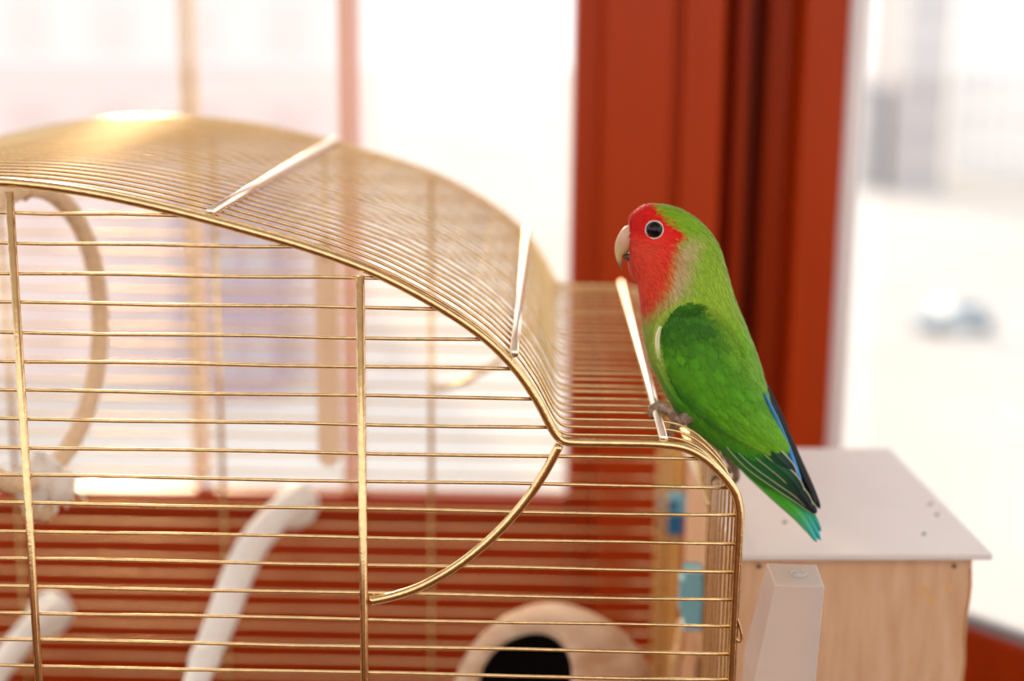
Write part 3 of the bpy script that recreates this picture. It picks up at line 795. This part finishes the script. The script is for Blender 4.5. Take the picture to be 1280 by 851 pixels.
# overlapping covert feathers: rows of small leaf-shaped vanes from the tip end forward
CV, CF_, CK = [], [], []
for ri, s0 in enumerate(np.linspace(.94, .06, 15)):
    nrow = 9+ri % 2
    for ci in range(nrow):
        c0_ = (ci+.5+random.uniform(-.3, .3))/nrow; s0j = s0+random.uniform(-.028, .028)
        ln = (.075+.035*s0)*random.uniform(.9, 1.15); wd = .062*random.uniform(.9, 1.15)
        uvc = gsample(WUV, np.array([s0]), np.array([c0_]))
        bc = wing_color(uvc, .6)[0]*random.uniform(.80, 1.16)
        b0 = len(CV); ns, nc = 6, 5
        for a in range(ns):
            ta_ = a/(ns-1); w_ = wd*math.sqrt(max(0, 1-max(0, (ta_-.45)/.55)**2))*(.6+.4*min(1, ta_*3))
            for c in range(nc):
                x_ = (c/(nc-1)*2-1)
                sp = min(.998, max(.002, s0j-ln*.5+ln*ta_)); cp = min(.995, max(.005, c0_+x_*w_))
                q_ = gsample(WP, np.array([sp]), np.array([cp]))[0]
                h_ = (.00012+.00050*ta_-.00025*x_*x_)
                CV.append(q_+np.array([-.15*h_, -h_, .1*h_]))
                CK.append(bc*(1.0+.09*ta_-.06*(1-abs(x_))*(1-ta_)))
        CF_ += [(b0+a*nc+c, b0+(a+1)*nc+c, b0+(a+1)*nc+c+1, b0+a*nc+c+1) for a in range(ns-1) for c in range(nc-1)]
cme = mesh_from('covert_vanes', CV, CF_); set_col(cme, np.array(CK))
tag(link('covert_vanes', cme, M_plume, wing), kind='stuff'); tag(link('covert_vanes', mirror_mesh(cme), M_plume, wing2), kind='stuff')

M_feather = mat('flight_feather', (1, 1, 1), .42, attr='Col', noise=.05, nscale=500, spec=.4)
ACR = np.array([-1, -.90, -.82, -.5, -.08, 0, .08, .5, .82, .90, 1.0])
def feather(name, pts, hw, off0, off1, c0, c1, cedge, parent, tipw=.55, edges=(1, 1), off_mid=None, blunt=2.6, base=.6, tint=(.35, .95)):
    """one long feather: pts = quill line in photo pixels, hw = half width in pixels, offsets from the bird's middle plane in pixels"""
    n = 34; t_ = np.linspace(0, 1, n); q = interp(np.array(pts, float), t_)
    tg = np.gradient(q, axis=0); tg /= np.linalg.norm(tg, axis=1, keepdims=True); pn = np.stack([tg[:, 1], -tg[:, 0]], 1)   # pn: towards the back
    w = hw*np.minimum(1, base+t_*1.6)*np.clip(1-t_**(blunt*3), 0, 1)**.5
    w[-1] = hw*.06
    off = off0+(off1-off0)*t_ if off_mid is None else np.interp(t_, [0, .5, 1], [off0, off_mid, off1])
    G = np.zeros((n, len(ACR), 2)); O = np.zeros((n, len(ACR))); K = np.zeros((n, len(ACR), 3))
    for j, a in enumerate(ACR):
        G[:, j] = q+pn*(w*a)[:, None]; O[:, j] = off-1.6*a*a+(.5 if a == 0 else 0)
        cl = np.array(c0)*(1-sm(*tint, t_))[:, None]+np.array(c1)*sm(*tint, t_)[:, None]
        if (a <= -.90 and edges[0]) or (a >= .90 and edges[1]): cl = cl*.15+np.array(cedge)*.85
        if a == 0: cl = cl*.6
        K[:, j] = cl
    me = grid_mesh(name, uvoff_world(G, O), K, 0)
    o = link(name, me, M_feather, parent)
    md = o.modifiers.new('thick', 'SOLIDIFY'); md.thickness = .00025; md.offset = -1
    return o, me
DG = C(26, 98, 46); BK = C(22, 30, 38); PE = C(196, 208, 168); NV = C(26, 38, 60)
ff = [([(882, 518), (912, 551), (940, 580), (972, 603), (1000, 622), (1021, 641)], 9.0, 37, 9, DG, BK),
      ([(886, 515), (918, 549), (946, 576), (976, 598), (1000, 616), (1014, 635)], 9.0, 38, 11.5, DG, BK),
      ([(890, 512), (926, 546), (954, 569), (981, 591), (995, 606), (1003, 622)], 9.0, 39, 14.5, DG, C(20, 44, 44)),
      ([(906, 512), (936, 541), (960, 560), (978, 577), (987, 588), (991, 599)], 9.5, 40, 18, C(28, 76, 44), NV)]
for pts, hw, o0, o1, c0, c1 in ff:
    o, me = feather('flight_feather', pts, hw, o0, o1, c0, c1, PE, wing)
    link('flight_feather', mirror_mesh(me), M_feather, wing2)
# pale crescent at the bend of the wing
bo = float(WO[int(.26*(GS-1)), 2])
feather('wing_bend_feather', [(826, 408), (822.4, 418), (821.6, 430), (824, 444), (829, 460)], 3.0, bo+3, bo+3, C(226, 230, 180), C(170, 200, 90), C(232, 234, 196), wing, tint=(.5, 1))
# blue edge of the folded wing and the black tip of the far wing behind it
feather('blue_edge_feather', [(955, 492), (968, 520), (980, 548), (991, 576), (1001, 602)], 3.6, 30, 10, C(40, 120, 170), C(64, 150, 226), C(90, 170, 230), wing, edges=(0, 1))
feather('flight_feather', [(957, 482), (972, 515), (984, 545), (998, 577), (1012, 607), (1025, 636)], 5.2, 0, -3, C(16, 26, 26), C(14, 14, 16), C(22, 26, 26), wing2)
feather('flight_feather', [(955, 486), (970, 519), (986, 553), (1001, 588), (1012, 611), (1019, 630)], 5.2, 2, 0, C(16, 30, 34), C(14, 16, 22), C(22, 26, 30), wing2)
# --- tail
tail = empty('tail'); tail.parent = bird
tg = [([(905, 556), (938, 588), (970, 617), (1000, 646), (1021, 677)], 8.5, 6, 4, C(72, 172, 44), C(58, 176, 176)),
      ([(910, 554), (944, 586), (976, 613), (1005, 642), (1026, 675)], 8.5, 3, 1.5, C(46, 164, 52), C(40, 168, 186)),
      ([(915, 552), (950, 583), (982, 609), (1008, 635), (1026, 664)], 8.5, 0, -1, C(40, 158, 60), C(34, 150, 150)),
      ([(905, 557), (938, 589), (968, 618), (996, 645), (1014, 668)], 8.0, -5, -8, C(62, 160, 44), C(90, 190, 160))]
for pts, hw, o0, o1, c0, c1 in tg: feather('tail_feather', pts, hw, o0, o1, c0, c1, C(120, 200, 110), tail, edges=(1, 0), tint=(.62, 1.02), blunt=.75)

# --- beak
def oval_loft(name, stn, m, parent, k=24, colf=None):
    q = interp(np.array(stn, float), np.linspace(0, 1, 40)); rings = []
    for r_ in q:
        T = PB(r_[0], r_[1]); B_ = PB(r_[2], r_[3]); c_ = (T+B_)/2; a = (T-B_)/2
        rings.append([c_+a*math.cos(x)+np.array([0, r_[4]*S*math.sin(x), 0]) for x in np.linspace(0, 2*math.pi, k, endpoint=False)])
    me = loft_mesh(name, rings)
    if colf: set_col(me, colf(np.array([v.co for v in me.vertices])))
    return link(name, me, m, parent)
def beak_col(p):
    uv = uv_profile(p); u, v = uv[..., 0], uv[..., 1]
    c_ = mix(np.broadcast_to(C(208, 166, 138), u.shape+(3,)), C(198, 174, 122), sm(298, 318, v))
    return mix(c_, C(112, 100, 84), sm(322, 334, v))
M_beak = mat('beak_horn', (1, 1, 1), .36, attr='Col', noise=.05, nscale=300)
oval_loft('upper_beak', [(800, 281, 802, 304, 12), (789, 280.5, 795, 305, 12.5), (780, 284, 790.5, 309, 11.5), (773.4, 292.5, 786.8, 313, 9.6), (769.6, 302, 782.5, 317, 6.6), (768.4, 311, 778.5, 320, 5.2), (769.2, 319, 777.4, 324.5, 3.8), (771.4, 326.5, 777.4, 329, 2.5), (774.6, 333, 777.9, 333, 1.3), (777, 337, 777.6, 336.5, .3)], M_beak, bird, colf=beak_col)
oval_loft('lower_beak', [(797, 310, 793, 329, 8), (788, 314.5, 787, 327.5, 6.5), (782.5, 317, 783, 325, 4.6), (779, 319, 779.8, 322.5, 2.6), (777.8, 319.6, 778, 320.6, .8)], mat('dark_beak', srgb(74, 62, 50), .4), bird)
# --- eyes
M_eye = mat('eye_black', srgb(10, 8, 12), .05, spec=.35); M_ring = mat('eye_ring', srgb(222, 204, 190), .6, noise=.06, nscale=700, bump=.5, bscale=1500)
for side in (-1, 1):
    off = 26.0
    for _ in range(3):
        pt = PB(eye_uv[0]-1.2, eye_uv[1]+.3, off); off = body_off(pt[0], pt[2])
    pt = PB(817.9, 287.0, off); y = YB+side*off*S
    nrm = np.array([-.16, side*.97, .12]); nrm /= np.linalg.norm(nrm)
    ec = np.array([pt[0], y, pt[2]])
    me = bpy.data.meshes.new('eye'); bm = bmesh.new(); bmesh.ops.create_uvsphere(bm, u_segments=32, v_segments=20, radius=10.2*S)
    for v_ in bm.verts: v_.co = v_.co+Vector(ec-nrm*2.2*S)
    for f_ in bm.faces: f_.smooth = True
    bm.to_mesh(me); bm.free()
    link('eye', me, M_eye, bird)
    t1 = np.cross(nrm, [0, 0, 1.0]); t1 /= np.linalg.norm(t1); t2 = np.cross(nrm, t1)
    ring = [ec+nrm*.2*S+(t1*math.cos(a)+t2*math.sin(a))*10.6*S for a in np.linspace(0, 2*math.pi, 40, endpoint=False)]
    link('eye_ring', tube_mesh('eye_ring', ring, [(.98+.2*math.sin(5*a))*S for a in np.linspace(0, 2*math.pi, 40, endpoint=False)], 10, closed=True), M_ring, bird)

# --- legs and feet
M_foot = mat('scaly_foot', srgb(118, 92, 74), .7, nscale=420, color2=srgb(172, 148, 126), bump=.9, bscale=900)
M_claw = mat('claw', srgb(72, 58, 52), .35)
def limb(name, pts, radii, m, parent):
    p_ = catmull(np.array(pts, float), 7); rr = np.interp(np.linspace(0, 1, len(p_)), np.linspace(0, 1, len(radii)), radii)*S*1.22
    rr = rr*(1+.06*np.sin(np.arange(len(p_))*1.9))
    return link(name, tube_mesh(name, p_, rr, 12), m, parent)
def foot(parent, q):
    """q maps (u, v, dy) to a point on this foot"""
    limb('tarsus', [q(862, 520, 4), q(853, 524, 0), q(845, 527, -3)], [7, 6, 5.5], M_foot, parent)
    for dy in (0, 5.5):
        limb('toe', [q(847, 525, -3+dy*.4), q(838, 516, -5+dy), q(828, 508.5, -5+dy*1.2), q(819, 508, -5+dy*1.3), q(814.5, 513, -5+dy*1.3), q(815.5, 520, -5+dy*1.3)], [4.8, 4.8, 4.5, 4.2, 3.8, 3.2], M_foot, parent)
        limb('claw', [q(815.5, 519, -5+dy*1.3), q(818, 525, -5+dy*1.3), q(822, 528, -5+dy*1.3)], [2.6, 1.8, .5], M_claw, parent)
    for dy in (0, 6):
        limb('toe', [q(848, 525, -3+dy), q(845, 531, -4+dy), q(840, 537, -4+dy), q(836, 541, -3+dy)], [5, 4.8, 4.4, 3.4], M_foot, parent)
        limb('claw', [q(836.5, 540.5, -3+dy), q(833, 544, -2+dy), q(832, 548, 0+dy)], [2.4, 1.6, .5], M_claw, parent)
YF = float(P(828, 512, Z=-.0905)[1])
lf = empty('foot'); lf.parent = bird
foot(lf, lambda u, v, dy: P(u, v, Y=YF+dy*S))
# right foot holds the corner wires on the far side
rf = empty('foot'); rf.parent = bird
Y2 = .085
q = lambda u, v, dy: P(u, v, Y=Y2+dy*S)
limb('tarsus', [q(905, 560, -6), q(913, 574, -3), q(918, 584, 0)], [7, 6, 5], M_foot, rf)
for dy in (-4, 4):
    limb('toe', [q(917, 582, dy), q(910, 588, dy*1.3), q(901, 592, dy*1.5), q(894, 596, dy*1.6)], [4.6, 4.4, 4, 3], M_foot, rf)
    limb('claw', [q(895, 595.5, dy*1.6), q(891, 599, dy*1.6), q(890, 603, dy*1.6)], [2.4, 1.6, .5], M_claw, rf)
    limb('toe', [q(918, 583, dy), q(920, 590, dy*1.2), q(920, 597, dy*1.3), q(917, 603, dy*1.3)], [4.6, 4.4, 4, 3], M_foot, rf)
    limb('claw', [q(917.5, 602, dy*1.3), q(913, 607, dy*1.3), q(909, 608, dy*1.3)], [2.4, 1.6, .5], M_claw, rf)
# keep every piece where it was built while the roots stand at the bird's foot
for c_ in bird.children: c_.location = c_.location-bird.location
